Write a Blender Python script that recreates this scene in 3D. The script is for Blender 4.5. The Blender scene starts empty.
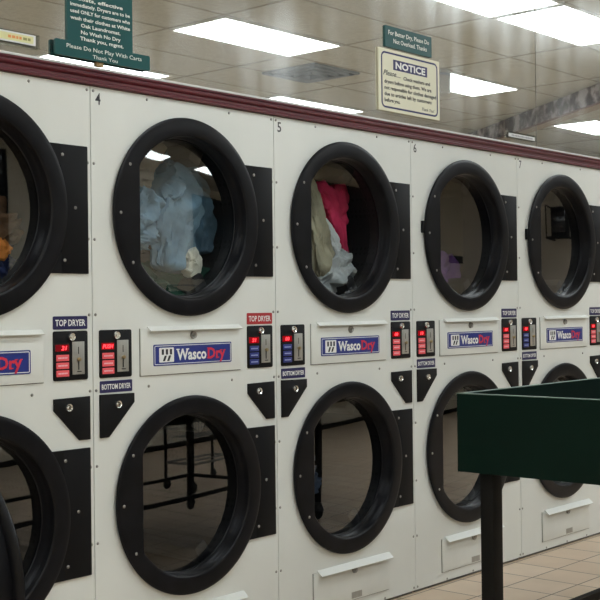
import bpy, bmesh, math, random
from mathutils import Vector, Matrix, noise
PI = math.pi
random.seed(7)
XS = 1.04973            # width factor of one cabinet
PITCH = .8*XS
SC = bpy.context.scene
COL = SC.collection

# ------------------------------------------------------------------ materials
def mat(name, col, rough=.5, metal=0., spec=.5, emit=None, es=0., coat=0.):
    m = bpy.data.materials.new(name); m.use_nodes = True
    b = m.node_tree.nodes['Principled BSDF']
    b.inputs['Base Color'].default_value = (*col, 1)
    b.inputs['Roughness'].default_value = rough
    b.inputs['Metallic'].default_value = metal
    b.inputs['Specular IOR Level'].default_value = spec
    b.inputs['Coat Weight'].default_value = coat
    if emit:
        b.inputs['Emission Color'].default_value = (*emit, 1)
        b.inputs['Emission Strength'].default_value = es
    return m
def noisy(m, c1, c2, scale=8, detail=4, stretch=(1,1,1), lo=.35, hi=.65, bump=0., bscale=None):
    nt = m.node_tree; N = nt.nodes; L = nt.links; b = N['Principled BSDF']
    tc = N.new('ShaderNodeTexCoord'); mp = N.new('ShaderNodeMapping'); mp.inputs['Scale'].default_value = stretch
    nz = N.new('ShaderNodeTexNoise'); nz.inputs['Scale'].default_value = scale; nz.inputs['Detail'].default_value = detail
    cr = N.new('ShaderNodeValToRGB')
    cr.color_ramp.elements[0].position = lo; cr.color_ramp.elements[0].color = (*c1, 1)
    cr.color_ramp.elements[1].position = hi; cr.color_ramp.elements[1].color = (*c2, 1)
    L.new(tc.outputs['Object'], mp.inputs['Vector']); L.new(mp.outputs[0], nz.inputs['Vector'])
    L.new(nz.outputs['Fac'], cr.inputs['Fac']); L.new(cr.outputs[0], b.inputs['Base Color'])
    if bump:
        n2 = N.new('ShaderNodeTexNoise'); n2.inputs['Scale'].default_value = bscale or scale*6
        L.new(mp.outputs[0], n2.inputs['Vector'])
        bp = N.new('ShaderNodeBump'); bp.inputs['Strength'].default_value = bump; bp.inputs['Distance'].default_value = .004
        L.new(n2.outputs['Fac'], bp.inputs['Height']); L.new(bp.outputs[0], b.inputs['Normal'])
    return m
M = {}
M['enamel'] = noisy(mat('white_enamel', (.7,.7,.66), .42), (.69,.70,.665), (.75,.76,.725), 3, 5, (1,1,.6), .3, .7)
M['panel'] = noisy(mat('panel_enamel', (.7,.7,.66), .4), (.69,.70,.665), (.74,.75,.715), 6, 4)
M['edge'] = mat('seam_edge', (.16,.155,.14), .7)
M['black'] = noisy(mat('black_plastic', (.006,.006,.008), .34, spec=.16), (.005,.005,.006), (.008,.008,.010), 14)
M['blackmetal'] = mat('black_sheet', (.006,.006,.007), .5, spec=.15)
M['blackflat'] = mat('black_matte', (.005,.005,.006), .55, spec=.2)
M['gasket'] = mat('gasket', (.01,.01,.01), .5)
M['steel'] = mat('screw_steel', (.34,.33,.31), .35, .9)
M['chrome'] = mat('chrome', (.75,.75,.73), .15, 1.)
M['coinplate'] = noisy(mat('coin_plate', (.4,.39,.36), .45, .6), (.36,.35,.32), (.46,.45,.42), 40, 3, (1,1,.2))
M['slot'] = mat('slot_dark', (.03,.028,.025), .6)
M['brass'] = mat('worn_brass', (.45,.36,.2), .4, .8)
M['navy'] = mat('navy_label', (.02,.018,.085), .4)
M['redlabel'] = mat('red_label', (.42,.025,.03), .4)
M['white'] = mat('white_print', (.82,.82,.8), .5)
M['logoblue'] = mat('logo_blue', (.02,.035,.22), .35)
M['logored'] = mat('logo_red', (.62,.03,.06), .4)
M['led'] = mat('red_led', (.3,.0,.0), .4, emit=(1,.03,.04), es=2.4)
M['ledbg'] = mat('led_window', (.05,.0,.004), .2, emit=(1,.0,.01), es=.06)
M['ledbgon'] = mat('led_window_lit', (.12,.0,.004), .2, emit=(1,.0,.01), es=.10)
M['btnred'] = mat('button_red', (.5,.07,.08), .4, emit=(1,.12,.14), es=.12)
M['btnblue'] = mat('button_blue', (.02,.03,.2), .4)
M['btnink'] = mat('button_ink', (.7,.45,.5), .5)
M['btninkb'] = mat('button_ink_pale', (.35,.4,.65), .5)
M['maroon'] = noisy(mat('maroon_vinyl', (.12,.012,.02), .38), (.080,.007,.013), (.105,.010,.017), 9, 3, (.3,1,1))
M['alu'] = mat('aluminium_channel', (.66,.66,.64), .4, .25)
M['wallpaint'] = noisy(mat('beige_paint', (.5,.45,.36), .8), (.78,.72,.60), (.84,.78,.66), 2)
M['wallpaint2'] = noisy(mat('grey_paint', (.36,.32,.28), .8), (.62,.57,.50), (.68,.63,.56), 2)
M['green'] = mat('green_sign', (.006,.075,.075), .4, spec=.3)
M['greenedge'] = mat('green_sign_edge', (.2,.26,.24), .5)
M['cream'] = mat('cream_sign', (.78,.75,.58), .45)
M['creamedge'] = mat('sign_edge', (.45,.4,.28), .6)
M['signtext'] = mat('cream_print', (.8,.83,.78), .5)
M['signnavy'] = mat('navy_print', (.025,.02,.11), .45)
M['ink'] = mat('dark_ink', (.03,.028,.035), .6)
M['paper'] = mat('yellow_paper', (.72,.70,.38), .7)
M['paperw'] = mat('white_paper', (.72,.73,.75), .7)
M['inkorange'] = mat('orange_ink', (.75,.3,.1), .7)
M['inkolive'] = mat('olive_ink', (.3,.3,.12), .7)
M['inkgrey'] = mat('grey_ink', (.35,.36,.4), .7)
M['lamgreen'] = noisy(mat('green_laminate', (.004,.028,.016), .5, spec=.12), (.001,.010,.007), (.0015,.013,.009), 5)
M['lamrim'] = mat('worn_green_rim', (.12,.17,.145), .45)
M['tstem'] = mat('black_steel', (.004,.004,.004), .5, spec=.2)
M['rubber'] = mat('rubber', (.012,.012,.012), .7)
M['wire'] = mat('zinc_wire', (.35,.35,.35), .35, .9)
M['frame'] = mat('troffer_frame', (.7,.69,.66), .5)
M['tbar'] = mat('ceiling_tee', (.36,.34,.29), .6)
M['vent'] = mat('vent_metal', (.30,.33,.38), .5, .2)
M['ventdark'] = mat('vent_dark', (.08,.09,.11), .7)
M['fixture'] = mat('fixture_grey', (.42,.42,.4), .5)
M['screen'] = mat('screen', (.01,.01,.014), .12)
M['wood'] = mat('clip_wood', (.45,.3,.15), .6)
def cloth(name, c, var=.25):
    a = tuple(x*(1-var) for x in c); b = tuple(min(1, x*(1+var)) for x in c)
    return noisy(mat(name, c, .9, spec=.1), a, b, 9, 5, bump=.6, bscale=60)
for n, c in dict(denim=(.12,.21,.29), denimlight=(.22,.34,.43), brown=(.17,.12,.09), taupe=(.48,.42,.35), sock=(.7,.66,.55),
                 forest=(.03,.09,.06), pink=(.72,.05,.13), plum=(.2,.03,.09), khaki=(.52,.46,.32), greycloth=(.55,.56,.55),
                 paleblue=(.25,.3,.45), umber=(.16,.09,.05), orange=(.75,.27,.06), royal=(.04,.06,.17), purple=(.19,.09,.26),
                 rust=(.42,.13,.05), slate=(.1,.13,.19)).items():
    M[n] = cloth('cloth_'+n, c)

def glass_mat(name, tint, base, gain):
    m = bpy.data.materials.new(name); m.use_nodes = True
    nt = m.node_tree; N = nt.nodes; L = nt.links; N.clear()
    out = N.new('ShaderNodeOutputMaterial'); mix = N.new('ShaderNodeMixShader')
    tr = N.new('ShaderNodeBsdfTransparent'); tr.inputs[0].default_value = (*tint, 1)
    gl = N.new('ShaderNodeBsdfGlossy'); gl.inputs['Roughness'].default_value = .015
    lw = N.new('ShaderNodeLayerWeight'); lw.inputs[0].default_value = .5
    pw = N.new('ShaderNodeMath'); pw.operation = 'POWER'; pw.inputs[1].default_value = 3.5
    ma = N.new('ShaderNodeMath'); ma.operation = 'MULTIPLY_ADD'; ma.inputs[1].default_value = gain; ma.inputs[2].default_value = base
    L.new(lw.outputs['Facing'], pw.inputs[0]); L.new(pw.outputs[0], ma.inputs[0]); L.new(ma.outputs[0], mix.inputs[0])
    L.new(tr.outputs[0], mix.inputs[1]); L.new(gl.outputs[0], mix.inputs[2]); L.new(mix.outputs[0], out.inputs[0])
    return m
M['glass'] = glass_mat('door_glass', (.78,.82,.84), .10, 2.4)
M['acrylic'] = glass_mat('clear_acrylic', (.9,.92,.92), .08, .5)

def drum_mat():
    m = mat('drum_steel', (.035,.035,.037), .5, .6)
    nt = m.node_tree; N = nt.nodes; L = nt.links; b = N['Principled BSDF']
    tc = N.new('ShaderNodeTexCoord'); vo = N.new('ShaderNodeTexVoronoi'); vo.inputs['Scale'].default_value = 45
    vo.inputs['Randomness'].default_value = 0
    cr = N.new('ShaderNodeValToRGB'); cr.color_ramp.elements[0].position = .28; cr.color_ramp.elements[0].color = (.02,.02,.021,1)
    cr.color_ramp.elements[1].position = .32; cr.color_ramp.elements[1].color = (.035,.035,.037,1)
    L.new(tc.outputs['Object'], vo.inputs['Vector']); L.new(vo.outputs['Distance'], cr.inputs[0]); L.new(cr.outputs[0], b.inputs['Base Color'])
    return m
M['drum'] = drum_mat()

def mirror_mat():
    m = bpy.data.materials.new('old_mirror'); m.use_nodes = True
    nt = m.node_tree; N = nt.nodes; L = nt.links; N.clear()
    out = N.new('ShaderNodeOutputMaterial'); mix = N.new('ShaderNodeMixShader'); mix2 = N.new('ShaderNodeMixShader')
    g1 = N.new('ShaderNodeBsdfGlossy'); g1.inputs['Color'].default_value = (.80,.81,.78,1); g1.inputs['Roughness'].default_value = .012
    g2 = N.new('ShaderNodeBsdfGlossy'); g2.inputs['Color'].default_value = (.84,.86,.86,1); g2.inputs['Roughness'].default_value = .22
    df = N.new('ShaderNodeBsdfDiffuse'); df.inputs['Color'].default_value = (.5,.52,.5,1)
    tc = N.new('ShaderNodeTexCoord'); mp = N.new('ShaderNodeMapping'); mp.inputs['Scale'].default_value = (4.5,1,1.2)
    nz = N.new('ShaderNodeTexNoise'); nz.inputs['Scale'].default_value = 1.6; nz.inputs['Detail'].default_value = 5
    mr = N.new('ShaderNodeMapRange'); mr.inputs['From Min'].default_value = .35; mr.inputs['From Max'].default_value = .75
    mr.inputs['To Min'].default_value = .02; mr.inputs['To Max'].default_value = .24
    L.new(tc.outputs['Object'], mp.inputs[0]); L.new(mp.outputs[0], nz.inputs['Vector']); L.new(nz.outputs['Fac'], mr.inputs['Value'])
    L.new(mr.outputs[0], mix.inputs[0]); L.new(g1.outputs[0], mix.inputs[1]); L.new(g2.outputs[0], mix.inputs[2])
    mix2.inputs[0].default_value = .05
    L.new(mix.outputs[0], mix2.inputs[1]); L.new(df.outputs[0], mix2.inputs[2]); L.new(mix2.outputs[0], out.inputs[0])
    return m
M['mirror'] = mirror_mat()

def floor_mat():
    m = mat('quarry_tile', (.6,.5,.4), .42)
    nt = m.node_tree; N = nt.nodes; L = nt.links; b = N['Principled BSDF']
    tc = N.new('ShaderNodeTexCoord'); mp = N.new('ShaderNodeMapping')
    mp.inputs['Location'].default_value = (-2.222+.2185*20, .012+.2185*100, 0)
    br = N.new('ShaderNodeTexBrick'); br.offset = 0; br.squash = 1
    br.inputs['Scale'].default_value = 1; br.inputs['Brick Width'].default_value = .2185; br.inputs['Row Height'].default_value = .2185
    br.inputs['Mortar Size'].default_value = .0036; br.inputs['Mortar Smooth'].default_value = .2; br.inputs['Bias'].default_value = 0
    br.inputs['Color1'].default_value = (.62,.475,.345,1); br.inputs['Color2'].default_value = (.70,.555,.42,1)
    br.inputs['Mortar'].default_value = (.15,.11,.08,1)
    nz = N.new('ShaderNodeTexNoise'); nz.inputs['Scale'].default_value = 5; nz.inputs['Detail'].default_value = 6
    mx = N.new('ShaderNodeMix'); mx.data_type = 'RGBA'; mx.blend_type = 'MULTIPLY'; mx.inputs[0].default_value = .5
    cr = N.new('ShaderNodeValToRGB'); cr.color_ramp.elements[0].position = .3; cr.color_ramp.elements[0].color = (.78,.76,.74,1)
    cr.color_ramp.elements[1].position = .7; cr.color_ramp.elements[1].color = (1,1,1,1)
    L.new(tc.outputs['Object'], mp.inputs[0]); L.new(mp.outputs[0], br.inputs['Vector']); L.new(tc.outputs['Object'], nz.inputs['Vector'])
    L.new(nz.outputs['Fac'], cr.inputs[0]); L.new(br.outputs['Color'], mx.inputs[6]); L.new(cr.outputs[0], mx.inputs[7])
    L.new(mx.outputs[2], b.inputs['Base Color'])
    bp = N.new('ShaderNodeBump'); bp.inputs['Strength'].default_value = .5; bp.inputs['Distance'].default_value = .003; bp.invert = True
    L.new(br.outputs['Fac'], bp.inputs['Height']); L.new(bp.outputs[0], b.inputs['Normal'])
    return m
M['floor'] = floor_mat()
M['ceiling'] = noisy(mat('ceiling_tile', (.5,.48,.42), .9), (.50,.495,.44), (.58,.575,.52), 30, 6, lo=.3, hi=.6, bump=.3, bscale=120)

M['addedglass'] = mat('added_window_glass', (.012,.013,.016), .05)
def border_mat():
    m = mat('wallpaper_border', (.3,.27,.28), .7)
    nt = m.node_tree; N = nt.nodes; L = nt.links; b = N['Principled BSDF']
    tc = N.new('ShaderNodeTexCoord')
    v = N.new('ShaderNodeTexVoronoi'); v.inputs['Scale'].default_value = 7.5
    n = N.new('ShaderNodeTexNoise'); n.inputs['Scale'].default_value = 6.5; n.inputs['Detail'].default_value = 4
    c1 = N.new('ShaderNodeValToRGB'); e = c1.color_ramp.elements
    e[0].position = .43; e[0].color = (.015,.01,.02,1); e[1].position = .58; e[1].color = (.46,.42,.44,1)
    k = e.new(.5); k.color = (.17,.14,.165,1)
    c2 = N.new('ShaderNodeValToRGB'); e = c2.color_ramp.elements
    e[0].position = .12; e[0].color = (.07,.055,.07,1); e[1].position = .35; e[1].color = (.36,.32,.35,1)
    mx = N.new('ShaderNodeMix'); mx.data_type = 'RGBA'; mx.inputs[0].default_value = .2
    L.new(tc.outputs['Object'], v.inputs['Vector']); L.new(tc.outputs['Object'], n.inputs['Vector'])
    L.new(n.outputs['Fac'], c1.inputs[0]); L.new(v.outputs['Distance'], c2.inputs[0])
    L.new(c1.outputs[0], mx.inputs[6]); L.new(c2.outputs[0], mx.inputs[7]); L.new(mx.outputs[2], b.inputs['Base Color'])
    return m
M['border'] = border_mat()
M['soffit'] = mat('soffit_paint', (.42,.36,.3), .8)
M['soffitrim'] = mat('mauve_trim', (.2,.12,.12), .6)
M['diffuser'] = mat('lit_diffuser', (.9,.9,.9), .6, emit=(.88,.965,1.0), es=5.7)

# ------------------------------------------------------------------ mesh builder
class MB:
    def __init__(s): s.bm = bmesh.new()
    def box(s, x0, x1, y0, y1, z0, z1, bev=0, seg=2, mtx=None):
        b = bmesh.new(); bmesh.ops.create_cube(b, size=1)
        for v in b.verts: v.co = Vector(((x0+x1)/2+v.co.x*(x1-x0), (y0+y1)/2+v.co.y*(y1-y0), (z0+z1)/2+v.co.z*(z1-z0)))
        if bev: bmesh.ops.bevel(b, geom=b.edges[:], offset=bev, segments=seg, affect='EDGES', profile=.5)
        return s.add(b, mtx)
    def prism(s, pts, y0, y1, bev=0, mtx=None):       # pts in XZ, extruded along Y
        b = bmesh.new()
        f = b.faces.new([b.verts.new((x, y0, z)) for x, z in pts])
        r = bmesh.ops.extrude_face_region(b, geom=[f])
        for v in r['geom']:
            if isinstance(v, bmesh.types.BMVert): v.co.y = y1
        bmesh.ops.recalc_face_normals(b, faces=b.faces)
        if bev: bmesh.ops.bevel(b, geom=b.edges[:], offset=bev, segments=2, affect='EDGES', profile=.5)
        return s.add(b, mtx)
    def extr_x(s, pts, x0, x1):                       # pts in YZ, extruded along X
        b = bmesh.new()
        f = b.faces.new([b.verts.new((x0, y, z)) for y, z in pts])
        r = bmesh.ops.extrude_face_region(b, geom=[f])
        for v in r['geom']:
            if isinstance(v, bmesh.types.BMVert): v.co.x = x1
        bmesh.ops.recalc_face_normals(b, faces=b.faces)
        return s.add(b)
    def tube(s, pts, r, seg=10, closed=False):
        b = bmesh.new(); P = [Vector(p) for p in pts]; n = len(P); rings = []
        up = Vector((0,0,1))
        for i, p in enumerate(P):
            if closed: t = (P[(i+1) % n]-P[i-1]).normalized()
            else: t = (P[min(i+1, n-1)]-P[max(i-1, 0)]).normalized()
            a = t.cross(up)
            if a.length < .05: a = t.cross(Vector((0,1,0)))
            a.normalize(); c = t.cross(a).normalized()
            rings.append([b.verts.new(p+(a*math.cos(k*2*PI/seg)+c*math.sin(k*2*PI/seg))*r) for k in range(seg)])
        m = n if closed else n-1
        for i in range(m):
            A, B = rings[i], rings[(i+1) % n]
            for k in range(seg): b.faces.new((A[k], A[(k+1) % seg], B[(k+1) % seg], B[k]))
        if not closed:
            b.faces.new(rings[0]); b.faces.new(rings[-1])
        bmesh.ops.recalc_face_normals(b, faces=b.faces)
        return s.add(b)
    def lathe(s, prof, seg=48, axis='y', c=(0,0,0), clip=None, cap=False):
        # prof: (r, h). axis y: h along y, circle in XZ
        b = bmesh.new(); rings = []
        for i in range(seg):
            a = 2*PI*i/seg; ca, sa = math.cos(a), math.sin(a); R = []
            for r, h in prof:
                if clip and ca < -1e-6 and r < .3: r = min(r, (clip+(.262-r)*.2)/-ca)
                if axis == 'y': p = (c[0]+r*ca, c[1]+h, c[2]+r*sa)
                elif axis == 'z': p = (c[0]+r*ca, c[1]+r*sa, c[2]+h)
                else: p = (c[0]+h, c[1]+r*ca, c[2]+r*sa)
                R.append(b.verts.new(p))
            rings.append(R)
        for i in range(seg):
            A, B = rings[i], rings[(i+1) % seg]
            for k in range(len(prof)-1): b.faces.new((A[k], A[k+1], B[k+1], B[k]))
        if cap:
            b.faces.new([R[0] for R in rings]); b.faces.new([R[-1] for R in rings])
        bmesh.ops.remove_doubles(b, verts=b.verts, dist=1e-6)
        bmesh.ops.recalc_face_normals(b, faces=b.faces)
        return s.add(b)
    def add(s, b, mtx=None):
        me = bpy.data.meshes.new('tmp'); b.to_mesh(me); b.free()
        if mtx is not None: me.transform(mtx)
        s.bm.from_mesh(me); bpy.data.meshes.remove(me); return s
    def addmesh(s, me):
        s.bm.from_mesh(me); return s
    def mesh(s, name, m, smooth=True):
        me = bpy.data.meshes.new(name); s.bm.to_mesh(me); s.bm.free()
        me.materials.append(m)
        if smooth:
            me.shade_smooth(); me.set_sharp_from_angle(angle=math.radians(35))
        return me
CACHE = {}
def obj(name, me, parent=None, loc=(0,0,0), rot=(0,0,0)):
    o = bpy.data.objects.new(name, me); COL.objects.link(o); o.parent = parent
    o.location = loc; o.rotation_euler = rot
    return o
def part(name, key, fn, m, parent, loc=(0,0,0), rot=(0,0,0), label=None, smooth=True):
    k = (key, m.name)
    if k not in CACHE:
        b = MB(); fn(b); CACHE[k] = b.mesh(name, m, smooth)
    o = obj(name, CACHE[k], parent, loc, rot)
    if label: o['label'] = label
    return o
def mk(name, fn, m, parent=None, loc=(0,0,0), rot=(0,0,0), label=None, smooth=True):
    b = MB(); fn(b); o = obj(name, b.mesh(name, m, smooth), parent, loc, rot)
    if label: o['label'] = label
    return o
def tag(o, label, cat, group=None):
    o['label'] = label; o['category'] = cat
    if group: o['group'] = group
    return o
def empty(name, loc=(0,0,0), rz=0):
    o = bpy.data.objects.new(name, None); o.empty_display_size = .1; COL.objects.link(o)
    o.location = loc; o.rotation_euler = (0,0,rz); return o
def struct(name, fn, m, smooth=False, loc=(0,0,0), rot=(0,0,0)):
    o = mk(name, fn, m, None, loc, rot, smooth=smooth); o['kind'] = 'structure'; return o

def text_mesh(s, w, h, bold=.0, m=None, italic=0., fitw=True, align='CENTER', th=.0004):
    """flat raised lettering in the XZ plane facing -Y, centred on the origin, cap height h, width w"""
    key = ('T', s, w, h, bold, italic, align, m.name)
    if key in CACHE: return CACHE[key]
    cu = bpy.data.curves.new('t', 'FONT'); cu.body = s; cu.size = 1; cu.offset = bold; cu.shear = italic
    cu.resolution_u = 2
    o = bpy.data.objects.new('t', cu); COL.objects.link(o)
    dg = bpy.context.evaluated_depsgraph_get(); dg.update()
    me = bpy.data.meshes.new_from_object(o.evaluated_get(dg))
    bpy.data.objects.remove(o); bpy.data.curves.remove(cu)
    xs = [v.co.x for v in me.vertices]; x0, x1 = min(xs), max(xs)
    sy = h/.70
    sx = w/(x1-x0) if fitw else sy*.9
    cx = (x0+x1)/2
    for v in me.vertices:
        x, y = v.co.x, v.co.y
        X = (x-cx)*sx if align == 'CENTER' else (x-x0)*sx
        v.co = Vector((X, -th, (y-.35)*sy))
    me.materials.clear(); me.materials.append(m)
    CACHE[key] = me
    return me
def lettering(s, x, z, w, h, m, parent, y=0, bold=.0, name='lettering', italic=0., align='CENTER'):
    return obj(name, text_mesh(s, w, h, bold, m, italic, True, align), parent, (x, y, z))

# ------------------------------------------------------------------ room
CEIL = 3.217
YB = -7.0; XL = -3.6; XR = 12.8
struct('floor', lambda b: b.box(XL-.1, XR+.1, YB-.1, 1.2, -.1, 0), M['floor'])
struct('ceiling', lambda b: b.box(XL-.1, XR+.1, YB-.1, 1.2, CEIL, CEIL+.1), M['ceiling'])
struct('wall_front', lambda b: (b.box(-2*PITCH-.004, 5*PITCH+.004, .012, .13, 1.888, CEIL), b.box(XL, -2*PITCH-.004, .012, .13, 0, CEIL),
                                b.box(5*PITCH+.004, XR, .012, .13, 0, CEIL)), M['wallpaint'])
struct('wall_back', lambda b: b.box(XL, XR, YB-.1, YB, 0, CEIL), M['wallpaint'])
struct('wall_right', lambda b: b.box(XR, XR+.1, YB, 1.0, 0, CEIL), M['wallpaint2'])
struct('wall_left', lambda b: b.box(XL-.1, XL, YB, 1.0, 0, CEIL), M['wallpaint'])
def added_dark_window(nm, x0, x1, z0, z1):  # dark windows added on the unseen wall so the door glass reflects dark
    struct(nm, lambda b: b.box(x0, x1, YB, YB+.012, z0, z1), M['addedglass'])
    struct(nm+'_frame', lambda b: (b.box(x0-.05, x0, YB, YB+.04, z0-.05, z1+.05), b.box(x1, x1+.05, YB, YB+.04, z0-.05, z1+.05), b.box(x0, x1, YB, YB+.04, z1, z1+.05),
           b.box(x0, x1, YB, YB+.06, z0-.05, z0), b.box((x0+x1)/2-.025, (x0+x1)/2+.025, YB+.012, YB+.035, z0, z1)), M['blackflat'])
added_dark_window('added_window_1', 1.2, 4.80, .55, 2.9)
added_dark_window('added_window_2', 7.7, 11.3, .55, 2.9)
struct('baseboard_back', lambda b: b.box(XL, XR, YB, YB+.015, 0, .1), M['blackflat'])
struct('baseboard_right', lambda b: b.box(XR-.015, XR, YB+.015, .01, 0, .1), M['blackflat'])

# maroon moulding along the top of the dryers
prof = [(.012,1.8835),(-.010,1.8835),(-.013,1.886),(-.013,1.893),(-.006,1.897),(-.006,1.906),(-.011,1.910),(-.013,1.914),(-.013,1.919),
        (-.007,1.922),(-.007,1.925),(-.011,1.928),(-.011,1.932),(-.008,1.9345),(.012,1.9345)]
struct('trim_1', lambda b: b.extr_x(prof, -2*PITCH-.004, 5*PITCH+.004), M['maroon'])
struct('trim_2', lambda b: b.box(-2*PITCH-.004, 5*PITCH+.004, -.006, .012, 1.935, 1.9425, .001), M['alu'])

# ceiling grid
xs = [-2.86,-1.58,-.30,.97,2.25,3.54,4.875,6.18,7.50,8.72,9.98,11.24,12.5]
ys = [-.45,-1.03,-1.61,-2.25,-2.92,-3.50,-4.10,-4.73,-5.31,-5.90,-6.50]
def grid(b):
    for x in xs: b.box(x-.009, x+.009, YB, .01, CEIL-.004, CEIL)
    for y in ys: b.box(XL, XR, y-.009, y+.009, CEIL-.0035, CEIL)
struct('trim_3', grid, M['tbar'])

# diagonal dropped soffit with wallpaper border
A = Vector((10.66,-6.36)); B = Vector((6.70,-.78))
d = (B-A).normalized(); n = Vector((-d.y, d.x)); Ls = (B-A).length; ang = math.atan2(d.y, d.x)
def soff(b): b.box(0, Ls, -.16, 0, 3.07, CEIL-.005)
side = 1 if n.dot(Vector((-1, 0))) > 0 else -1
struct('trim_4', lambda b: b.box(0, Ls, *( (-.16, 0) if side > 0 else (0, .16) ), 3.028, CEIL-.005), M['soffit'], loc=(A.x, A.y, 0), rot=(0,0,ang))
struct('trim_5', lambda b: b.box(0, Ls, *( (0, .004) if side > 0 else (-.004, 0) ), 3.038, CEIL-.006), M['border'], loc=(A.x, A.y, 0), rot=(0,0,ang))
struct('trim_6', lambda b: b.box(0, Ls, *( (0, .014) if side > 0 else (-.014, 0) ), 3.022, 3.038), M['soffitrim'], loc=(A.x, A.y, 0), rot=(0,0,ang))

# lights
def troffer(x0, x1, y0, y1, label):
    t = empty('ceiling_light', ((x0+x1)/2, (y0+y1)/2, CEIL-.006)); hx = (x1-x0)/2; hy = (y1-y0)/2; w = .018
    def fr(b):
        b.box(-hx, hx, -hy, -hy+w, -.012, .005); b.box(-hx, hx, hy-w, hy, -.012, .005)
        b.box(-hx, -hx+w, -hy+w, hy-w, -.012, .005); b.box(hx-w, hx, -hy+w, hy-w, -.012, .005)
    mk('frame', fr, M['frame'], t, smooth=False)
    mk('diffuser', lambda b: b.box(-hx+w, hx-w, -hy+w, hy-w, -.008, .002), M['diffuser'], t, smooth=False, label='glowing white diffuser panel')
    return tag(t, label, 'ceiling light', 'fluorescent ceiling panels')
troffer(3.55, 4.84, -3.49, -2.92, 'bright rectangular ceiling light mirrored above the red TOP DRYER label')
troffer(3.43, 4.73, -5.33, -4.74, 'bright ceiling light mirrored behind the green strip sign about carts')
troffer(6.12, 7.44, -5.32, -4.74, 'ceiling light mirrored just above the maroon trim over dryer 5')
troffer(3.58, 4.85, -1.61, -1.03, 'ceiling light mirrored at the top edge, left one of two end to end')
troffer(4.89, 6.15, -1.60, -1.03, 'ceiling light mirrored at the top right corner, right one of two end to end')
troffer(6.20, 7.47, -3.46, -2.92, 'ceiling light mirrored just right of the NOTICE sign')
troffer(9.72, 10.78, -3.88, -3.31, 'ceiling light mirrored beyond the wallpaper border at far right')
for x, y in ((.75,-1.35),(-2.2,-1.35),(.35,-3.2),(-2.4,-3.2),(.1,-5.0),(-2.4,-5.0),(9.0,-1.32)):  # unseen panels added for illumination, continuing the mirrored pattern
    troffer(x-.61, x+.61, y-.29, y+.29, 'rectangular ceiling light panel added out of view for illumination')

# ceiling vent, drum fixture
v = empty('ceiling_vent', (5.50,-3.82,CEIL-.006))
def vf(b):
    for k in range(4):
        r0 = .30-.065*k; r1 = r0-.022; z0 = -.004-.008*k
        for (x0,x1,y0,y1) in ((-r0,r0,-r0,-r1),(-r0,r0,r1,r0),(-r0,-r1,-r1,r1),(r1,r0,-r1,r1)): b.box(x0,x1,y0,y1,z0-.012,.002)
mk('louver', vf, M['vent'], v, smooth=False)
mk('backing', lambda b: b.box(-.285,.285,-.285,.285,-.002,.003), M['ventdark'], v, smooth=False)
tag(v, 'square grey ceiling air vent mirrored between two ceiling lights', 'vent')
fx = empty('ceiling_fixture', (6.23,-3.02,CEIL-.005))
mk('drum', lambda b: b.lathe([(0,.0),(.125,.0),(.125,-.17),(.115,-.2),(0,-.205)], 32, 'z'), M['fixture'], fx)
mk('collar', lambda b: b.lathe([(.126,-.03),(.132,-.03),(.132,-.05),(.126,-.05)], 32, 'z'), M['vent'], fx)
tag(fx, 'round grey ceiling fixture mirrored beside right edge of NOTICE sign', 'ceiling fixture')

# mirrors above the dryers
for x0, x1, lb in ((-2*PITCH, 2.705, 'wide wall mirror above the dryers, left of the vertical seam'), (2.707, 5*PITCH, 'wall mirror above the dryers, right of the vertical seam')):
    mo = empty('wall_mirror', (x0, .005, 1.943))
    w = x1-x0
    mk('mirror_glass', lambda b: b.box(0, w-.001, -.003, .003, 0, 1.27), M['mirror'], mo, smooth=False)
    mk('edge_strip', lambda b: b.box(w-.0015 if x1 < 3 else w-.001, w+.0015 if x1 < 3 else w+.001, -.0038, .002, 0, 1.27), M['edge'], mo, smooth=False)
    tag(mo, lb, 'mirror', 'mirrors above the dryers')

# ------------------------------------------------------------------ dryer parts
CU, CLW = 1.4945, .568          # door centres
DX, RH = .4070, .300
def cell(b, z0, z1, cz):
    bm = bmesh.new(); W = PITCH; e = .0015
    angs = sorted(set([2*PI*i/96 for i in range(96)] + [math.atan2(z-cz, x-DX) % (2*PI) for x in (e, W-e) for z in (z0, z1)]))
    inn, out, dp = [], [], []
    for a in angs:
        c, s_ = math.cos(a), math.sin(a)
        t = min([((W-e-DX)/c if c > 1e-9 else 1e9), ((e-DX)/c if c < -1e-9 else 1e9), ((z1-cz)/s_ if s_ > 1e-9 else 1e9), ((z0-cz)/s_ if s_ < -1e-9 else 1e9)])
        inn.append(bm.verts.new((DX+RH*c, 0, cz+RH*s_))); out.append(bm.verts.new((DX+t*c, 0, cz+t*s_)))
        dp.append(bm.verts.new((DX+RH*c, .05, cz+RH*s_)))
    for i in range(len(angs)):
        j = (i+1) % len(angs)
        bm.faces.new((inn[i], out[i], out[j], inn[j])); bm.faces.new((dp[i], inn[i], inn[j], dp[j]))
    bmesh.ops.recalc_face_normals(bm, faces=bm.faces)
    b.add(bm)
def body(b):
    e = .0015; W = PITCH; D = .95; H = 1.882
    cell(b, .012, 1.03, CLW); cell(b, 1.03, H, CU)
    bm = bmesh.new()
    def q(*p): bm.faces.new([bm.verts.new(v) for v in p])
    q((e,0,.012),(e,D,.012),(e,D,H),(e,0,H)); q((W-e,0,.012),(W-e,0,H),(W-e,D,H),(W-e,D,.012))
    q((e,0,H),(e,D,H),(W-e,D,H),(W-e,0,H)); q((e,0,.012),(W-e,0,.012),(W-e,D,.012),(e,D,.012)); q((e,D,.012),(W-e,D,.012),(W-e,D,H),(e,D,H))
    bmesh.ops.recalc_face_normals(bm, faces=bm.faces)
    b.add(bm)
def kick(b): b.box(.01,.829,.012,.9,0,.0125)
def drumf(b): b.lathe([(.299,.045),(.299,.60),(.28,.62),(0,.63)], 64)
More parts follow.
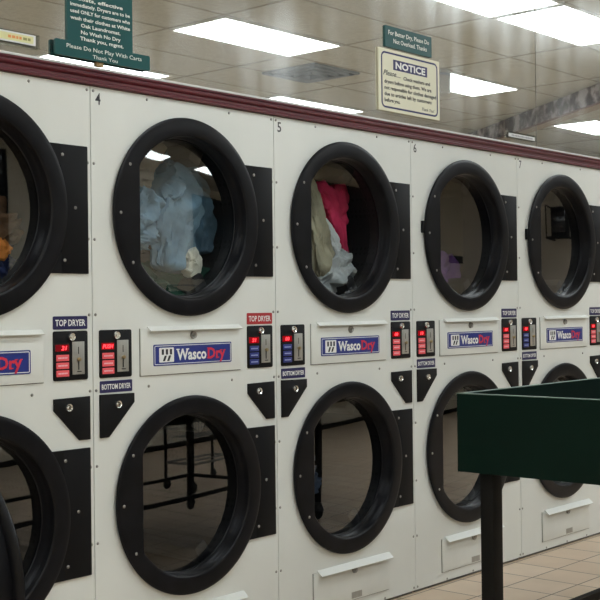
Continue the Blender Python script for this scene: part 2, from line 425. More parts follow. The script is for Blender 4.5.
def ribs(b):
        b.box(-.03,.03,.08,.6,-.07,0, .012, mtx=Matrix.Translation((0,0,.296)))
def ring(b):
    b.lathe([(.306,.0),(.318,.0),(.328,-.006),(.3310,-.0115),(.3300,-.0148),(.326,-.017),(.316,-.0182),(.300,-.0187),(.279,-.0187),(.2735,-.0175),(.270,-.014),
             (.2685,-.004),(.2675,.010),(.2655,.013),(.2645,.036),(.2615,.038),(.2615,.044),(.306,.044),(.306,.0)], 96, clip=.2275)
def glassf(b, R=2.9):
    bm = bmesh.new(); r = .2625; n1, n2 = 8, 72
    c = bm.verts.new((0, -r*r/2/R, 0)); prev = None; first = None
    for i in range(1, n1+1):
        rr = r*i/n1
        cur = [bm.verts.new((rr*math.cos(2*PI*k/n2), -(r*r-rr*rr)/2/R, rr*math.sin(2*PI*k/n2))) for k in range(n2)]
        for k in range(n2):
            if prev is None: bm.faces.new((c, cur[k], cur[(k+1) % n2]))
            else: bm.faces.new((prev[k], cur[k], cur[(k+1) % n2], prev[(k+1) % n2]))
        prev = cur
    bmesh.ops.recalc_face_normals(bm, faces=bm.faces)
    if sum(f.normal.y for f in bm.faces) > 0:
        for f in bm.faces: f.normal_flip()
    b.add(bm)
def glasslow(b): glassf(b, 6.0)
def glassflat(b): glassf(b, 15.0)
def hinge(b): b.box(.312,.4155,-.0075,.0,-.195,.197,.002); b.prism([(.27,-.195),(.312,-.195),(.312,-.13)], -.0075, 0); b.prism([(.312,.13),(.312,.197),(.27,.197)], -.0075, 0)
def screwf(b): b.lathe([(0,-.0032),(.0028,-.003),(.0046,-.0015),(.005,0)], 10)
def dscrew(b): b.lathe([(0,-.003),(.003,-.0027),(.005,-.001),(.0055,0)], 10)

def lockf(b):
    b.lathe([(0,-.010),(.0045,-.010),(.005,-.006),(.0085,-.006),(.0115,-.009),(.0125,-.006),(.013,0)], 20)
def lockkey(b): b.box(-.0012,.0012,-.0108,-.008,-.0045,.0045)

def door(parent, cz, tab, loc=None, rot=0, open_=False, label=None, bulge=False):
    d_ = part('door', 'ring', ring, M['black'], parent, loc or (DX, 0, cz), (0,0,rot), label=label)
    part('glass', 'glass' if bulge else 'glassflat' if cz > 1 else 'glasslow', glassf if bulge else glassflat if cz > 1 else glasslow, M['glass'], d_, (0, .0375, 0))
    part('hinge_plate', 'hinge', hinge, M['blackmetal'], d_)
    for x, z, y in ((-.263,.156,-.0186),(-.303,.0,-.0184),(-.255,-.157,-.0186),(.319,.165,0),(.366,.006,0),(.324,-.155,0)):
        if x > 0: y = -.0075
        part('screw', 'dscrew', dscrew, M['steel'], d_, (x, y, z))
    if tab:
        part('strike_tab', 'tab', lambda b: b.box(-.342,-.326,-.012,0,.0,.05,.002), M['blackmetal'], d_)
    return d_

def control(parent, x, z, btn, disp, on):
    # panel .124 x .150, origin at its centre
    c = part('control_panel', 'ctl', lambda b: b.prism(rrect(.124,.150,.006), -.004, 0, .0008), M['blackflat'], parent, (x, 0, z))
    l = part('lock', 'lock', lockf, M['chrome'], c, (.0,-.004,.057))
    part('coin_slot', 'coin', coinf, M['coinplate'], c, (.026,-.004,-.008))
    part('coin_slit', 'slit', lambda b: (b.box(-.0012,.0012,-.0006,0,.012,.034), b.box(-.0022,.0022,-.0006,0,-.036,-.006), b.box(-.006,.010,-.0006,0,-.043,-.040)), M['slot'], c, (.026,-.0062,-.008))
    part('coin_knob', 'cknob', lambda b: b.lathe([(0,-.012),(.005,-.011),(.0065,-.007),(.004,-.003),(.004,0)], 14), M['brass'], c, (.024,-.006,-.012), label='small brass knob on the coin slot')
    part('display', 'disp', lambda b: b.box(-.024,.024,-.0008,0,-.0105,.0105), M['ledbgon' if on else 'ledbg'], c, (-.031,-.004,.024))
    lettering(disp, -.031 + (.006 if len(disp) == 2 and not on else 0), .024, .020 if len(disp) == 2 else .040, .012, M['led'], c, -.0050, .02, 'display_digits', .2)
    for k in range(3):
        part('button', 'btn', lambda b: b.box(-.0225,.0225,-.0012,0,-.0095,.0095,.0008), M['btnred' if btn == 'r' else 'btnblue'], c, (-.030,-.004,-.006-.0235*k),
             label='lit red button' if btn == 'r' else 'dark blue button')
        part('button_marks', 'bmk', lambda b: [b.box(-.016+.0055*j,-.0125+.0055*j+.001,-.0003,0,-.0022,.0022) for j in range(6)], M['btnink' if btn == 'r' else 'btninkb'], c, (-.030,-.0052,-.006-.0235*k), smooth=False)
    return c
def rrect(w, h, r, n=4):
    pts = []
    for cx, cz, a0 in ((w/2-r,h/2-r,0),(-w/2+r,h/2-r,90),(-w/2+r,-h/2+r,180),(w/2-r,-h/2+r,270)):
        for i in range(n+1):
            a = math.radians(a0+90*i/n); pts.append((cx+r*math.cos(a), cz+r*math.sin(a)))
    return pts
def coinf(b): b.box(-.022,.022,-.002,0,-.050,.050,.0006)

def logo(parent, x, z):
    p = part('logo_plate', 'lp', lambda b: b.prism(rrect(.342,.070,.005), -.0015, 0), M['logoblue'], parent, (x, -.006, z))
    part('border', 'lb', lambda b: frame(b, .334, .062, .0022, .004), M['white'], p, (0,-.0015,0), smooth=False)
    part('emblem', 'le', lambda b: b.prism(rrect(.062,.048,.003), -.0004, 0), M['white'], p, (-.117,-.0015,0), smooth=False)
    def marks(b):
        for (cx, cz) in ((-.016,.010),(.001,.010),(.018,.010),(-.008,-.011),(.010,-.011)):
            sl = .003 if cz < 0 else -.001
            b.prism([(cx-.0055-sl,cz-.009),(cx+.0035-sl,cz-.009),(cx+.0055+sl,cz+.009),(cx-.0035+sl,cz+.009)], -.0004, 0)
    part('emblem_marks', 'lm', marks, M['ink'], p, (-.117,-.0020,0), smooth=False)
    lettering('Wasco', -.0095, .0, .130, .036, M['white'], p, -.0018, .03)
    lettering('Dry', .101, .0, .080, .036, M['logored'], p, -.0018, .03)
    def ser(b, pts):
        for x_, z_, w_ in pts: b.box(x_-w_/2, x_+w_/2, -.0005, 0, z_-.0016, z_+.0016)
    part('serif', 'sw', lambda b: ser(b, ((-.069,.0165,.015),(-.0275,.0165,.013))), M['white'], p, (0,-.0018,0), smooth=False)
    part('serif', 'sd', lambda b: ser(b, ((.0635,.0165,.010),(.0635,-.0165,.010),(.1065,-.0165,.013),(.123,.0085,.011),(.139,.0085,.009))), M['logored'], p, (0,-.0018,0), smooth=False)
    return p
def frame(b, w, h, t, r):
    o = rrect(w, h, r, 5); i = rrect(w-2*t, h-2*t, max(r-t, .0005), 5); bm = bmesh.new()
    O = [bm.verts.new((x,-.0005,z)) for x, z in o]; I = [bm.verts.new((x,-.0005,z)) for x, z in i]
    for k in range(len(O)):
        j = (k+1) % len(O); bm.faces.new((O[k], O[j], I[j], I[k]))
    b.add(bm)

def dryer(idx, x0, label, topc='r', botc='r', toplabel='navy', tdisp='21', bdisp='PUSH', ton=True, bon=True, openlow=False, tab=False):
    t = empty('stacked_dryer', (x0, 0, 0))
    part('cabinet', 'body', body, M['enamel'], t)
    part('plinth', 'kick', kick, M['edge'], t)
    part('seam_strip', 'seam', lambda b: b.box(-.0015,.0013,.0035,.01,.012,1.88), M['edge'], t, smooth=False)
    for cz in (CU, CLW):
        dr = part('drum', 'drum', drumf, M['drum'], t, (DX, 0, cz)); [part('drum_rib', 'ribs', ribs, M['drum'], dr, (0,0,0), (0,2*PI*k/3+.5,0)) for k in range(3)]
    door(t, CU, tab, bulge=(idx == 4))
    if openlow:
        ph = OPEN; hx = .831
        door(t, CLW, False, (hx-.4265*math.cos(ph)+.004, -.4265*math.sin(ph)-.02, CLW), ph, label='door swung wide open')
    else: door(t, CLW, False)
    # number plate lettering
    lettering(str(idx), .029, 1.846, .020, .036, M['ink'], t, -.0002, .01, 'number')
    # control panels and labels
    control(t, .717, 1.050, topc, tdisp, ton); control(t, .085, 1.050, botc, bdisp, bon)
    lp = part('name_label', 'nl', lambda b: b.prism(rrect(.124,.040,.004), -.0015, 0), M['navy' if toplabel == 'navy' else 'redlabel'], t, (.718,0,1.150), label=toplabel+' label reading TOP DRYER')
    lettering('TOP DRYER', 0, 0, .108, .019, M['white'], lp, -.0017, .02)
    lp = part('name_label', 'nl2', lambda b: b.prism(rrect(.125,.037,.003), -.0015, 0), M['navy'], t, (.087,0,.947), label='navy label reading BOTTOM DRYER')
    lettering('BOTTOM DRYER', 0, 0, .112, .016, M['white'], lp, -.0017, .02)
    # black corner covers
    w1 = part('cash_box_cover', 'w1', lambda b: b.prism([(.654,.921),(.785,.923),(.785,.790),(.745,.790),(.654,.886)], -.006, 0, .001), M['blackflat'], t)
    part('lock', 'lock', lockf, M['chrome'], w1, (.703,-.006,.893)); 
    w2 = part('cash_box_cover', 'w2', lambda b: b.prism([(.022,.924),(.155,.922),(.155,.893),(.055,.789),(.022,.789)], -.006, 0, .001), M['blackflat'], t)
    part('lock', 'lock', lockf, M['chrome'], w2, (.087,-.006,.890))
    # lint door with logo
    ln = part('service_panel', 'sp', lambda b: b.box(-.2185,.2185,-.006,.0,-.076,.076,.0012), M['panel'], t, (.401,0,1.050))
    part('panel_gap', 'spg', lambda b: b.box(-.2205,.2205,-.0012,0,-.0785,.076), M['edge'], ln, (0,.0,0), smooth=False)
    part('lip', 'lip', lambda b: b.extr_x([(-.001,.074),(-.020,.066),(-.022,.068),(-.004,.0815),(0,.0815)], -.190, .214), M['panel'], ln)
    part('lock', 'lock', lockf, M['steel'], ln, (.0,-.006,.050))
    logo(ln, .002, -.0125)
    # bottom lint panel
    lt = part('lint_panel', 'lt', lambda b: b.box(-.2195,.2195,-.006,.0,-.070,.070,.0012), M['panel'], t, (.401,0,.122))
    part('panel_gap', 'ltg', lambda b: b.box(-.2225,.2225,-.0012,0,-.0728,.070), M['edge'], lt, smooth=False)
    part('lip', 'lip2', lambda b: b.extr_x([(-.001,.070),(-.026,.056),(-.028,.0585),(-.006,.0775),(0,.0775)], -.200, .222), M['panel'], lt)
    part('lock', 'lock', lockf, M['steel'], lt, (.006,-.006,.046))
    part('tag_plate', 'tg', lambda b: b.box(-.03,.03,-.001,0,-.012,.012), M['coinplate'], lt, (.02,-.006,-.052), smooth=False)
    zs = (1.869,1.643,1.407,1.173,.938,.703,.464,.235,.024)
    for z in zs:
        for x in (.0115,.788): part('screw', 'screw', screwf, M['steel'], t, (x, 0, z))
    for x, z in ((.222,1.868),(.582,1.867),(.217,.939),(.582,.939),(.217,.004),(.409,.004),(.600,.004)):
        part('screw', 'screw', screwf, M['steel'], t, (x, 0, max(z, .0185)))
    for ch in t.children:
        k = ch.name.split('.')[0]
        if k in ('door', 'drum', 'cabinet', 'plinth'): continue
        ch.location.x *= XS
        if k != 'screw':
            ch.scale.x = XS
            for g_ in ch.children:
                if g_.name.split('.')[0] in ('lock', 'coin_knob'): g_.scale.x = 1/XS
    tag(t, label, 'dryer', 'row of stacked dryers')
    return t
OPEN = math.radians(91)
dryer(2, -2*PITCH, 'white stacked dryer with its lower door swung open, left of dryer at left edge', openlow=True, tdisp='00', bdisp='00')
dryer(3, -PITCH, 'white stacked dryer cut by the left photo edge, brown clothes in its upper drum', tdisp='21', ton=False, bdisp='PUSH')
dryer(4, 0, 'white stacked dryer numbered 4 with blue jeans inside and red TOP DRYER label', 'b', 'r', 'red', '21', 'PUSH')
dryer(5, PITCH, 'white stacked dryer numbered 5 with pink and khaki clothes in its upper drum', 'r', 'b', 'navy', '08', '00')
dryer(6, 2*PITCH, 'white stacked dryer numbered 6 behind the left corner of the green table', 'r', 'r', 'navy', '10', '10', tab=True)
dryer(7, 3*PITCH, 'white stacked dryer numbered 7, farthest whole dryer at right', 'r', 'b', 'navy', '10', '10', tab=True)
dryer(8, 4*PITCH, 'white stacked dryer beyond dryer 7, just outside the right photo edge')

# ------------------------------------------------------------------ clothes
def garment(name, pts, rad, flat, m, seed, label, cat, loc, parent=None, folds=8, amp=.27, group=None, res=64):
    """a swept length of crumpled fabric through pts"""
    rnd = random.Random(seed); P = [Vector(p) for p in pts]
    def cr(t):
        n_ = len(P)-1; f = min(t*n_, n_-1e-6); i = int(f); u = f-i
        p0, p1, p2, p3 = P[max(i-1,0)], P[i], P[i+1], P[min(i+2,n_)]
        return .5*((2*p1)+(p2-p0)*u+(2*p0-5*p1+4*p2-p3)*u*u+(3*p1-p0-3*p2+p3)*u*u*u)
    def rr(t):
        n_ = len(rad)-1; f = min(t*n_, n_-1e-6); i = int(f); u = f-i; u = u*u*(3-2*u); return rad[i]*(1-u)+rad[i+1]*u
    bm = bmesh.new(); rings = []; K = 72; off = rnd.uniform(0,50)
    for i in range(res+1):
        t = i/res; p = cr(t); tg = (cr(min(1,t+.01))-cr(max(0,t-.01))).normalized()
        a = tg.cross(Vector((0,1,0)))
        if a.length < .1: a = tg.cross(Vector((1,0,0)))
        a.normalize(); c = tg.cross(a).normalized(); r = rr(t)
        end = min(1, min(t, 1-t)*14); r *= math.sqrt(max(.02, 1-(1-end)**2))
        R = []
        for k in range(K):
            th = 2*PI*k/K; tw = th + 1.6*noise.noise(Vector((t*2.5, off, 0)))
            q = Vector((math.cos(th)*1.3, math.sin(th)*1.3, t*3.4+off))
            f = 1+amp*math.sin(folds*tw+3*noise.noise(q))*.55+amp*1.6*noise.noise(q*1.6)+amp*.7*(1-2*abs(noise.noise(q*3.2)))*.8
            R.append(bm.verts.new(p+(a*math.cos(th)+c*math.sin(th)*flat)*r*f))
        rings.append(R)
    for i in range(res):
        A_, B_ = rings[i], rings[i+1]
        for k in range(K): bm.faces.new((A_[k], A_[(k+1)%K], B_[(k+1)%K], B_[k]))
    bm.faces.new(rings[0]); bm.faces.new(rings[-1]); bmesh.ops.recalc_face_normals(bm, faces=bm.faces)
    b = MB(); b.add(bm); o = obj(name, b.mesh(name, m), parent, loc)
    for p_ in o.data.polygons: p_.use_smooth = True
    if label: tag(o, label, cat, group)
    return o
U4 = (DX+.055, .045, CU)
G4 = 'clothes tumbling in dryer 4'
j = garment('jeans', [(-.02,.13,.12),(.04,.13,.08),(.02,.12,-.04),(.0,.11,-.16)], [.07,.085,.07,.055], .7, M['denimlight'], 3, 'light blue jeans in the upper drum of dryer 4', 'jeans', U4, folds=6)
garment('trouser_leg', [(.0,.14,.12),(.09,.15,.13),(.15,.16,.03),(.16,.17,-.10)], [.06,.07,.07,.065], .7, M['denim'], 5, None, None, (0,0,0), j, folds=6)
garment('trouser_leg', [(-.06,.13,.08),(-.12,.13,-.02),(-.14,.13,-.08)], [.06,.075,.05], .7, M['denimlight'], 8, None, None, (0,0,0), j)
garment('shirt', [(-.2,.21,.14),(-.05,.23,.17),(.09,.24,.15),(.14,.24,.05)], [.07,.08,.085,.08], .8, M['taupe'], 11, 'taupe shirt behind the jeans at top of dryer 4 drum', 'shirt', U4)
garment('sweater', [(-.20,.30,-.02),(-.05,.32,-.07),(.08,.31,-.06),(.13,.29,-.04)], [.08,.10,.10,.08], .7, M['brown'], 12, 'dark brown sweater at the back of dryer 4 upper drum', 'sweater', U4)
garment('sock', [(.06,.07,-.10),(.08,.07,-.15),(.045,.07,-.19)], [.022,.028,.022], .8, M['sock'], 14, 'cream sock beneath the jeans in dryer 4', 'sock', U4, folds=3, res=24)
garment('towel', [(-.18,.2,-.17),(-.03,.2,-.215),(.12,.2,-.20),(.2,.22,-.14)], [.05,.065,.065,.05], 1.3, M['forest'], 15, 'dark green towel at the bottom of dryer 4 upper drum', 'towel', U4)
U5 = (PITCH+DX+.055, .045, CU)
pk = garment('shirt', [(-.03,.12,.16),(.03,.12,.10),(.08,.12,.02),(.12,.12,-.10)], [.03,.042,.04,.03], .7, M['pink'], 21, 'pink red shirt tumbling in the upper drum of dryer 5', 'shirt', U5, folds=4)
garment('sleeve', [(.07,.14,-.01),(.11,.14,.07),(.12,.15,.15),(.17,.16,.10)], [.04,.045,.035,.03], .7, M['pink'], 22, None, None, (0,0,0), pk, folds=4)
garment('blouse', [(.02,.17,.1),(.09,.17,.04),(.11,.17,-.06)], [.04,.05,.04], .6, M['plum'], 23, 'dark plum blouse behind the pink shirt in dryer 5', 'blouse', U5)
garment('trousers', [(-.10,.11,.18),(-.07,.11,.05),(-.05,.10,-.07),(-.03,.11,-.17)], [.035,.05,.06,.045], .7, M['khaki'], 24, 'khaki trousers hanging in the upper drum of dryer 5', 'trousers', U5, folds=5)
garment('towel', [(-.17,.16,.08),(-.16,.15,-.02),(-.14,.15,-.12)], [.05,.055,.05], .7, M['taupe'], 25, 'taupe towel at left in the upper drum of dryer 5', 'towel', U5, folds=5)
garment('pillowcase', [(-.01,.11,.04),(.04,.10,-.04),(.055,.10,-.09)], [.016,.024,.018], .7, M['white'], 26, 'thin white cloth between pink and khaki clothes in dryer 5', 'cloth', U5, folds=4)
garment('t_shirt', [(-.07,.14,-.20),(.05,.13,-.15),(.13,.13,-.12)], [.05,.075,.065], .9, M['greycloth'], 27, 'light grey tee shirt at the bottom of dryer 5 drum', 'shirt', U5, folds=6)
garment('towel', [(-.16,.24,.15),(-.07,.25,.17),(.0,.25,.12)], [.05,.06,.05], .8, M['paleblue'], 28, 'pale blue towel at top left of dryer 5 drum', 'towel', U5)
U3 = (-PITCH+DX+.085, .045, CU)
garment('jacket', [(.0,.16,-.01),(.10,.16,-.04),(.18,.17,-.10)], [.07,.08,.07], .8, M['umber'], 31, 'dark brown jacket in the upper drum at left edge', 'jacket', U3)
garment('scarf', [(.06,.09,-.09),(.10,.09,-.12),(.14,.10,-.11)], [.018,.028,.018], .8, M['orange'], 32, 'orange scarf over brown jacket in the left edge drum', 'scarf', U3, folds=4)
garment('shirt', [(.0,.15,-.16),(.10,.15,-.18),(.18,.16,-.16)], [.05,.06,.05], .8, M['royal'], 33, 'dark blue shirt under brown jacket at the left edge', 'shirt', U3)
U6 = (2*PITCH+DX+.025, .045, CU)
garment('shirt', [(-.10,.2,-.25),(.02,.2,-.24),(.12,.2,-.19),(.20,.2,-.08)], [.04,.06,.07,.05], .9, M['purple'], 41, 'purple shirt lying in the upper drum of dryer 6', 'shirt', U6)
for o_ in list(COL.objects):
    if o_.parent is None and o_.get('label') and 'dryer 4' in o_['label'] and o_.name.split('.')[0] in ('jeans','shirt','sweater','towel'): o_.scale = (1.16,1,1.12)
    if o_.parent is None and o_.get('label') and 'dryer 5' in o_['label'] and o_.type == 'MESH': o_.scale = (1.08,1,1.12)
L5 = (PITCH+DX, .0, CLW)
garment('shirt', [(.0,.3,.03),(.03,.3,-.06),(.06,.3,-.14)], [.06,.08,.08], .8, M['slate'], 45, 'faint slate blue shirt in the lower drum of dryer 5', 'shirt', L5)  # added cloth standing in for a pale smear on the door glass
L2 = (-2*PITCH+DX, .0, CLW)
garment('blanket', [(-.15,.15,-.12),(.0,.14,-.10),(.15,.15,-.14)], [.08,.13,.09], .9, M['rust'], 51, 'rust orange blanket in the drum with the open door', 'blanket', L2)

# ------------------------------------------------------------------ signs on the mirror
YM = .0015
def panel(b, x0, x1, z0, z1, y0, y1, bev=.001): b.box(x0, x1, y0, y1, z0, z1, bev)
g = empty('wall_sign', (.04, YM, 2.003))
mk('board', lambda b: b.prism([(x, z+.19) for x, z in rrect(.247,.38,.006)], -.006, 0), M['green'], g, smooth=False)
z = 2.372-2.003
for s_, w_, zz in (('costs, effective', .170, .1420), ('immediately. Dryers are to be', .226, .1220), ('used ONLY for customers who', .226, .1015), ('wash their clothes at White', .226, .0805), ('Oak Laundromat.', .150, .0605)):
    lettering(s_, .0 if s_[0] != 'c' else .0, zz, w_, .0110, M['signtext'], g, -.0064, .022)
lettering('No Wash No Dry', .0, .0395, .150, .0110, M['signtext'], g, -.0064, .022)
lettering('Thank you, mgmt.', .004, .0205, .165, .0110, M['signtext'], g, -.0064, .022)
tag(g, 'tall green sign with white lettering about customers, Oak Laundromat', 'sign')
g = empty('wall_sign', (.044, YM-.0085, 1.983))
mk('board', lambda b: b.prism(rrect(.360,.048,.006), -.008, 0, .0006), M['green'], g, smooth=False)
lettering('Please Do Not Play With Carts', .003, .0085, .285, .0125, M['signtext'], g, -.0084, .004)
lettering('Thank You', .003, -.0125, .094, .0115, M['signtext'], g, -.0084, .004)
tag(g, 'low wide green sign reading Please Do Not Play With Carts', 'sign')
c = tag(mk('sign_clip', lambda b: (b.box(.022,.049,-.006,.0015,1.9465,1.960,.001), b.box(.029,.041,-.010,-.006,1.949,1.957,.001)), M['wood'], None, (0,0,0)), 'small brown clip below the green cart sign', 'clip')
g = empty('wall_sign', (1.592, YM-.0005, 2.283))
mk('board', lambda b: b.prism(rrect(.308,.086,.003), -.006, 0), M['green'], g, smooth=False)
lettering('For Better Dry, Please Do', .0, .017, .270, .018, M['signtext'], g, -.0064, .012)
lettering('Not Overload. Thanks', .008, -.014, .222, .018, M['signtext'], g, -.0064, .012)
tag(g, 'small green sign For Better Dry above the NOTICE sign', 'sign')
g = empty('wall_sign', (1.594, YM, 2.104))
mk('board', lambda b: b.box(-.202,.202,-.008,0,-.126,.126,.0008), M['cream'], g, smooth=False)
mk('board_edge', lambda b: b.box(-.2025,.2025,-.0035,-.0002,-.1265,.1265), M['creamedge'], g, smooth=False)
mk('border', lambda b: frame(b, .376, .228, .0075, .024), M['signnavy'], g, (0,-.0082,0), smooth=False)
hb = mk('heading_bar', lambda b: b.box(-.110,.116,-.0006,0,.046,.088), M['signnavy'], g, (0,-.008,0), smooth=False)
lettering('NOTICE', .003, .067, .198, .027, M['white'], hb, -.0008, .035)
lettering('Please....', -.120, .029, .110, .021, M['ink'], g, -.0084, .012, italic=.35)
lettering('Check washers and', .045, .020, .180, .0145, M['ink'], g, -.0084, .026)
lettering('dryers before using them. We are', -.012, -.006, .312, .0145, M['ink'], g, -.0084, .026)
lettering('not responsible for clothes damaged', .004, -.031, .344, .0145, M['ink'], g, -.0084, .026)
lettering('due to articles left by customers', -.012, -.056, .312, .0145, M['ink'], g, -.0084, .026)
lettering('before you.', -.118, -.081, .100, .0145, M['ink'], g, -.0084, .026)
lettering('Thank You!', .120, -.091, .085, .013, M['ink'], g, -.0084, .012, italic=.35)
tag(g, 'cream NOTICE sign with navy border standing above the maroon trim', 'sign')

def holder(x0, x1, z0, z1, label, pm, inks, px0, px1, pz0, pz1, lean=.0):
    h = empty('sign_holder', (x0, YM, z0)); w = x1-x0; H = z1-z0
    mk('acrylic_sleeve', lambda b: b.box(0, w, -.007, -.001, 0, H, .001), M['acrylic'], h, smooth=False)
    mk('rim', lambda b: (b.box(-.001,.0015,-.0078,0,0,H), b.box(w-.0015,w+.001,-.0078,0,0,H), b.box(0,w,-.0078,0,H-.002,H+.0005), b.box(0,w,-.012,0,-.0005,.002)), M['acrylic'], h, smooth=False)
    p = mk('card', lambda b: b.box(px0-x0, px1-x0, -.0078, -.0072, pz0-z0, pz1-z0), pm[0], h, smooth=False)
    mk('card_face', lambda b: b.box(px0-x0+.006, px1-x0-.008, -.0083, -.0078, pz0-z0+.005, pz1-z0-.005), pm[1], p, smooth=False)
    rnd = random.Random(3)
    for m_, a0, a1 in inks:
        def words(b):
            x = a0-x0
            while x < a1-x0:
                w_ = rnd.uniform(.006,.014); zc = (pz0+pz1)/2-z0
                b.box(x, min(x+w_, a1-x0), -.0086, -.0083, zc-.004, zc+.004); x += w_+.003
        mk('faded_print', words, M[m_], p, smooth=False)
    return tag(h, label, 'sign holder')
holder(-.50, -.184, 1.964, 2.006, 'clear acrylic holder with yellow card at left edge above trim', (M['paperw'], M['paper']), (('inkolive',-.485,-.32),('inkorange',-.29,-.245),('inkolive',-.24,-.215)), -.49, -.197, 1.972, 2.003)
holder(2.318, 2.556, 1.964, 1.992, 'small clear holder with pale card above dryer 6 and 7 trim', (M['paperw'], M['paperw']), (('inkgrey',2.35,2.53),), 2.325, 2.550, 1.966, 1.984)

for o_ in list(COL.objects):
    if o_.name.split('.')[0] in ('wall_sign', 'sign_holder', 'sign_clip'): o_.location.x *= XS; o_.scale.x = XS

# ------------------------------------------------------------------ green folding table
TX, TY, TZ = .379, -1.090, .95
t = empty('folding_table', (TX, TY, 0))
LX, LY, th, hh = 2.06, .95, .016, .214
mk('side_panel', lambda b: b.box(0, th, -LY, 0, TZ-hh, TZ-.002), M['lamgreen'], t, smooth=False)
mk('side_panel', lambda b: b.box(LX-th, LX, -LY, 0, TZ-hh, TZ-.002), M['lamgreen'], t, smooth=False)
mk('side_panel', lambda b: b.box(th, LX-th, -th, 0, TZ-hh, TZ-.002), M['lamgreen'], t, smooth=False)
mk('side_panel', lambda b: b.box(th, LX-th, -LY, -LY+th, TZ-hh, TZ-.002), M['lamgreen'], t, smooth=False)
def rimf(b):
    b.box(0, th, -LY, 0, TZ-.002, TZ, .0006); b.box(LX-th, LX, -LY, 0, TZ-.002, TZ, .0006)
    b.box(th, LX-th, -th, 0, TZ-.002, TZ, .0006); b.box(th, LX-th, -LY, -LY+th, TZ-.002, TZ, .0006)
mk('rim', rimf, M['lamrim'], t, smooth=False, label='worn pale green rim')
mk('table_top', lambda b: b.box(th, LX-th, -LY+th, -th, TZ-.15, TZ-.13), M['lamgreen'], t, smooth=False)
for lx in (.047, LX-.095):
    for ly in (-.04, -LY+.08):
        lg = mk('leg', lambda b: b.box(lx, lx+.048, ly-.042, ly, .105, TZ-.15, .003), M['tstem'], t)
        mk('caster', lambda b: (b.lathe([(.012,-.014),(.046,-.014),(.050,-.009),(.050,.009),(.046,.014),(.012,.014),(.012,-.014)], 28, 'y', (lx+.045, ly-.02, .050)),
            b.box(lx+.005, lx+.055, ly-.042, ly-.036, .045, .106), b.box(lx+.005, lx+.055, ly-.004, ly+.002, .045, .106), b.box(lx, lx+.055, ly-.042, ly+.002, .100, .107)), M['rubber'], lg)
        sx = 1 if lx < .5 else -1; xx = lx+.04 if lx < .5 else lx
        mk('gusset', lambda b: b.prism([(xx, TZ-hh-.045), (xx+sx*.012, TZ-hh-.045), (xx+sx*.035, TZ-hh+.0), (xx+sx*.035, TZ-.152), (xx, TZ-.152)], ly-.03, ly-.01), M['blackmetal'], lg, smooth=False)
for yy in (-.061, -LY+.059): mk('stretcher', lambda b: b.box(.095, LX-.095, yy-.012, yy+.012, .27, .295), M['tstem'], t, smooth=False)
for xx in (.071, LX-.071): mk('stretcher', lambda b: b.box(xx-.012, xx+.012, -LY+.08, -.082, .27, .295), M['tstem'], t, smooth=False)
tag(t, 'dark green folding table with raised sides and black legs', 'table')

# ------------------------------------------------------------------ wire laundry carts
def cart(loc, rz, label):
    t = empty('laundry_cart', loc, rz); LX, LY = .40, .28
    def fr(b):
        for z_ in (.27,): b.tube([(-LX,-LY,z_),(LX,-LY,z_),(LX,LY,z_),(-LX,LY,z_)], .011, 8, True)
        b.tube([(-LX,0,.27),(LX,0,.27)], .009, 8)
        b.tube([(-LX,-LY,.86),(LX,-LY,.86),(LX,LY,.86),(-LX,LY,.86)], .011, 8, True)
    mk('frame', fr, M['wire'], t)
    for sx in (-1, 1):
        for sy in (-1, 1):
            p = mk('post', lambda b: b.box(sx*LX-.017, sx*LX+.017, sy*LY-.012, sy*LY+.012, .10, .86, .003), M['tstem'], t)
            mk('caster', lambda b: (b.lathe([(.012,-.014),(.048,-.014),(.052,-.009),(.052,.009),(.048,.014),(.012,.014),(.012,-.014)], 28, 'y', (sx*LX+.02, sy*LY, .052)),
                                    b.box(sx*LX-.016, sx*LX+.03, sy*LY-.022, sy*LY-.017, .05, .108), b.box(sx*LX-.016, sx*LX+.03, sy*LY+.017, sy*LY+.022, .05, .108),
                                    b.box(sx*LX-.016, sx*LX+.03, sy*LY-.022, sy*LY+.022, .104, .11)), M['rubber'], p)
    def bk(b):
        n = 16
        for i in range(n+1):
            x = -LX+2*LX*i/n
            b.tube([(x,-LY,.86),(x*.93,-LY*.9,.52),(x*.93,LY*.9,.52),(x,LY,.86)], .0026, 5)
        for i in range(11):
            y = -LY+2*LY*i/10
            b.tube([(-LX,y,.86),(-LX*.93,y*.9,.52),(LX*.93,y*.9,.52),(LX,y,.86)], .0026, 5)
        for k in range(1, 4):
            f = k/4; z_ = .86-.34*f; a = 1-.07*f; c_ = 1-.1*f
            b.tube([(-LX*a,-LY*c_,z_),(LX*a,-LY*c_,z_),(LX*a,LY*c_,z_),(-LX*a,LY*c_,z_)], .0026, 5, True)
    mk('wire_basket', bk, M['wire'], t)
    return tag(t, label, 'laundry cart')
cart((3.38,-2.78,0), math.radians(6), 'wire laundry cart on casters mirrored in the lower door of dryer 4')

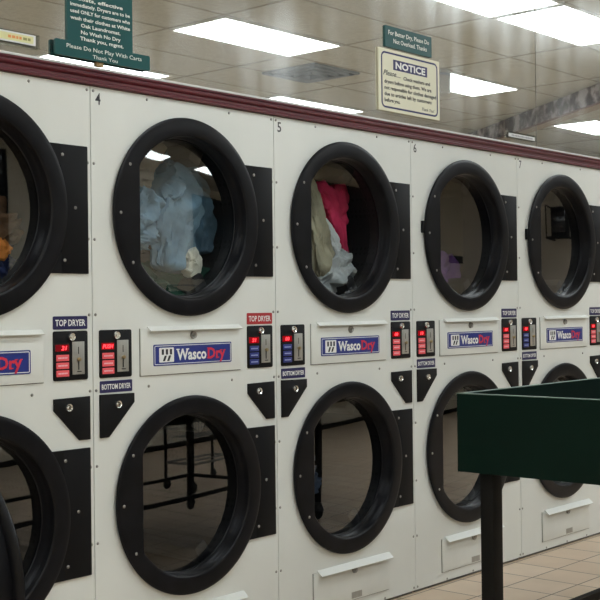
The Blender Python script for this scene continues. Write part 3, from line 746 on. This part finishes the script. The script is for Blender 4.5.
# ------------------------------------------------------------------ television on a wall bracket, dark board
t = empty('television', (12.2,-4.98,2.36), math.radians(-15))
mk('casing', lambda b: b.box(-.20,.20,-.22,.22,-.25,.25,.03), M['blackflat'], t)
mk('screen', lambda b: b.box(-.212,-.20,-.19,.19,-.18,.21,.01), M['screen'], t)
def brk(b):
    for y, xe in ((-.34, .70), (.26, .545)):
        b.tube([(-.22,y,-.27),(xe,y,-.27)], .02); b.tube([(-.22,y,-.27),(-.22,y,.28)], .016); b.tube([(-.22,y,.28),(xe,y,.28)], .016)
    b.tube([(-.22,-.34,-.27),(-.22,.26,-.27)], .026); b.box(-.22,.25,-.30,.25,-.27,-.245)
mk('bracket', brk, M['tstem'], t)
tag(t, 'black television on a tubular wall bracket mirrored in dryer 7 upper door', 'television')
nb = tag(mk('notice_board', lambda b: (b.box(-.33,.33,0,.02,-.07,.07,.004), b.box(-.31,.31,.02,.022,-.05,.05)), M['blackflat'], None, (12.42,YB-.001,1.757)), 'narrow black board on beige wall mirrored in dryer 6 upper door', 'board')

# ------------------------------------------------------------------ world, camera
w = bpy.data.worlds.new('world'); SC.world = w; w.use_nodes = True
w.node_tree.nodes['Background'].inputs[0].default_value = (.5,.5,.5,1); w.node_tree.nodes['Background'].inputs[1].default_value = .05
f = 1201.3657
C0 = Vector((-2.368173,-2.938645,1.191607))
yaw, pit, rol = .849585, .005316, -.011572
F = Vector((math.sin(yaw)*math.cos(pit), math.cos(yaw)*math.cos(pit), math.sin(pit)))
Rt = Vector((math.cos(yaw), -math.sin(yaw), 0)); U = Rt.cross(F)
r = Rt*math.cos(rol)+U*math.sin(rol); u = -Rt*math.sin(rol)+U*math.cos(rol)
cam = bpy.data.cameras.new('camera'); co = bpy.data.objects.new('camera', cam); COL.objects.link(co)
mt = Matrix((r, u, -F)).transposed().to_4x4(); mt.translation = C0
co.matrix_world = mt
cam.sensor_width = 36; cam.sensor_fit = 'HORIZONTAL'; cam.lens = f*36/600; cam.clip_start = .05
SC.camera = co
SC.view_settings.view_transform = 'Standard'; SC.view_settings.look = 'None'; SC.view_settings.gamma = 1
SC.view_settings.use_curve_mapping = False; SC.view_settings.exposure = 1.1
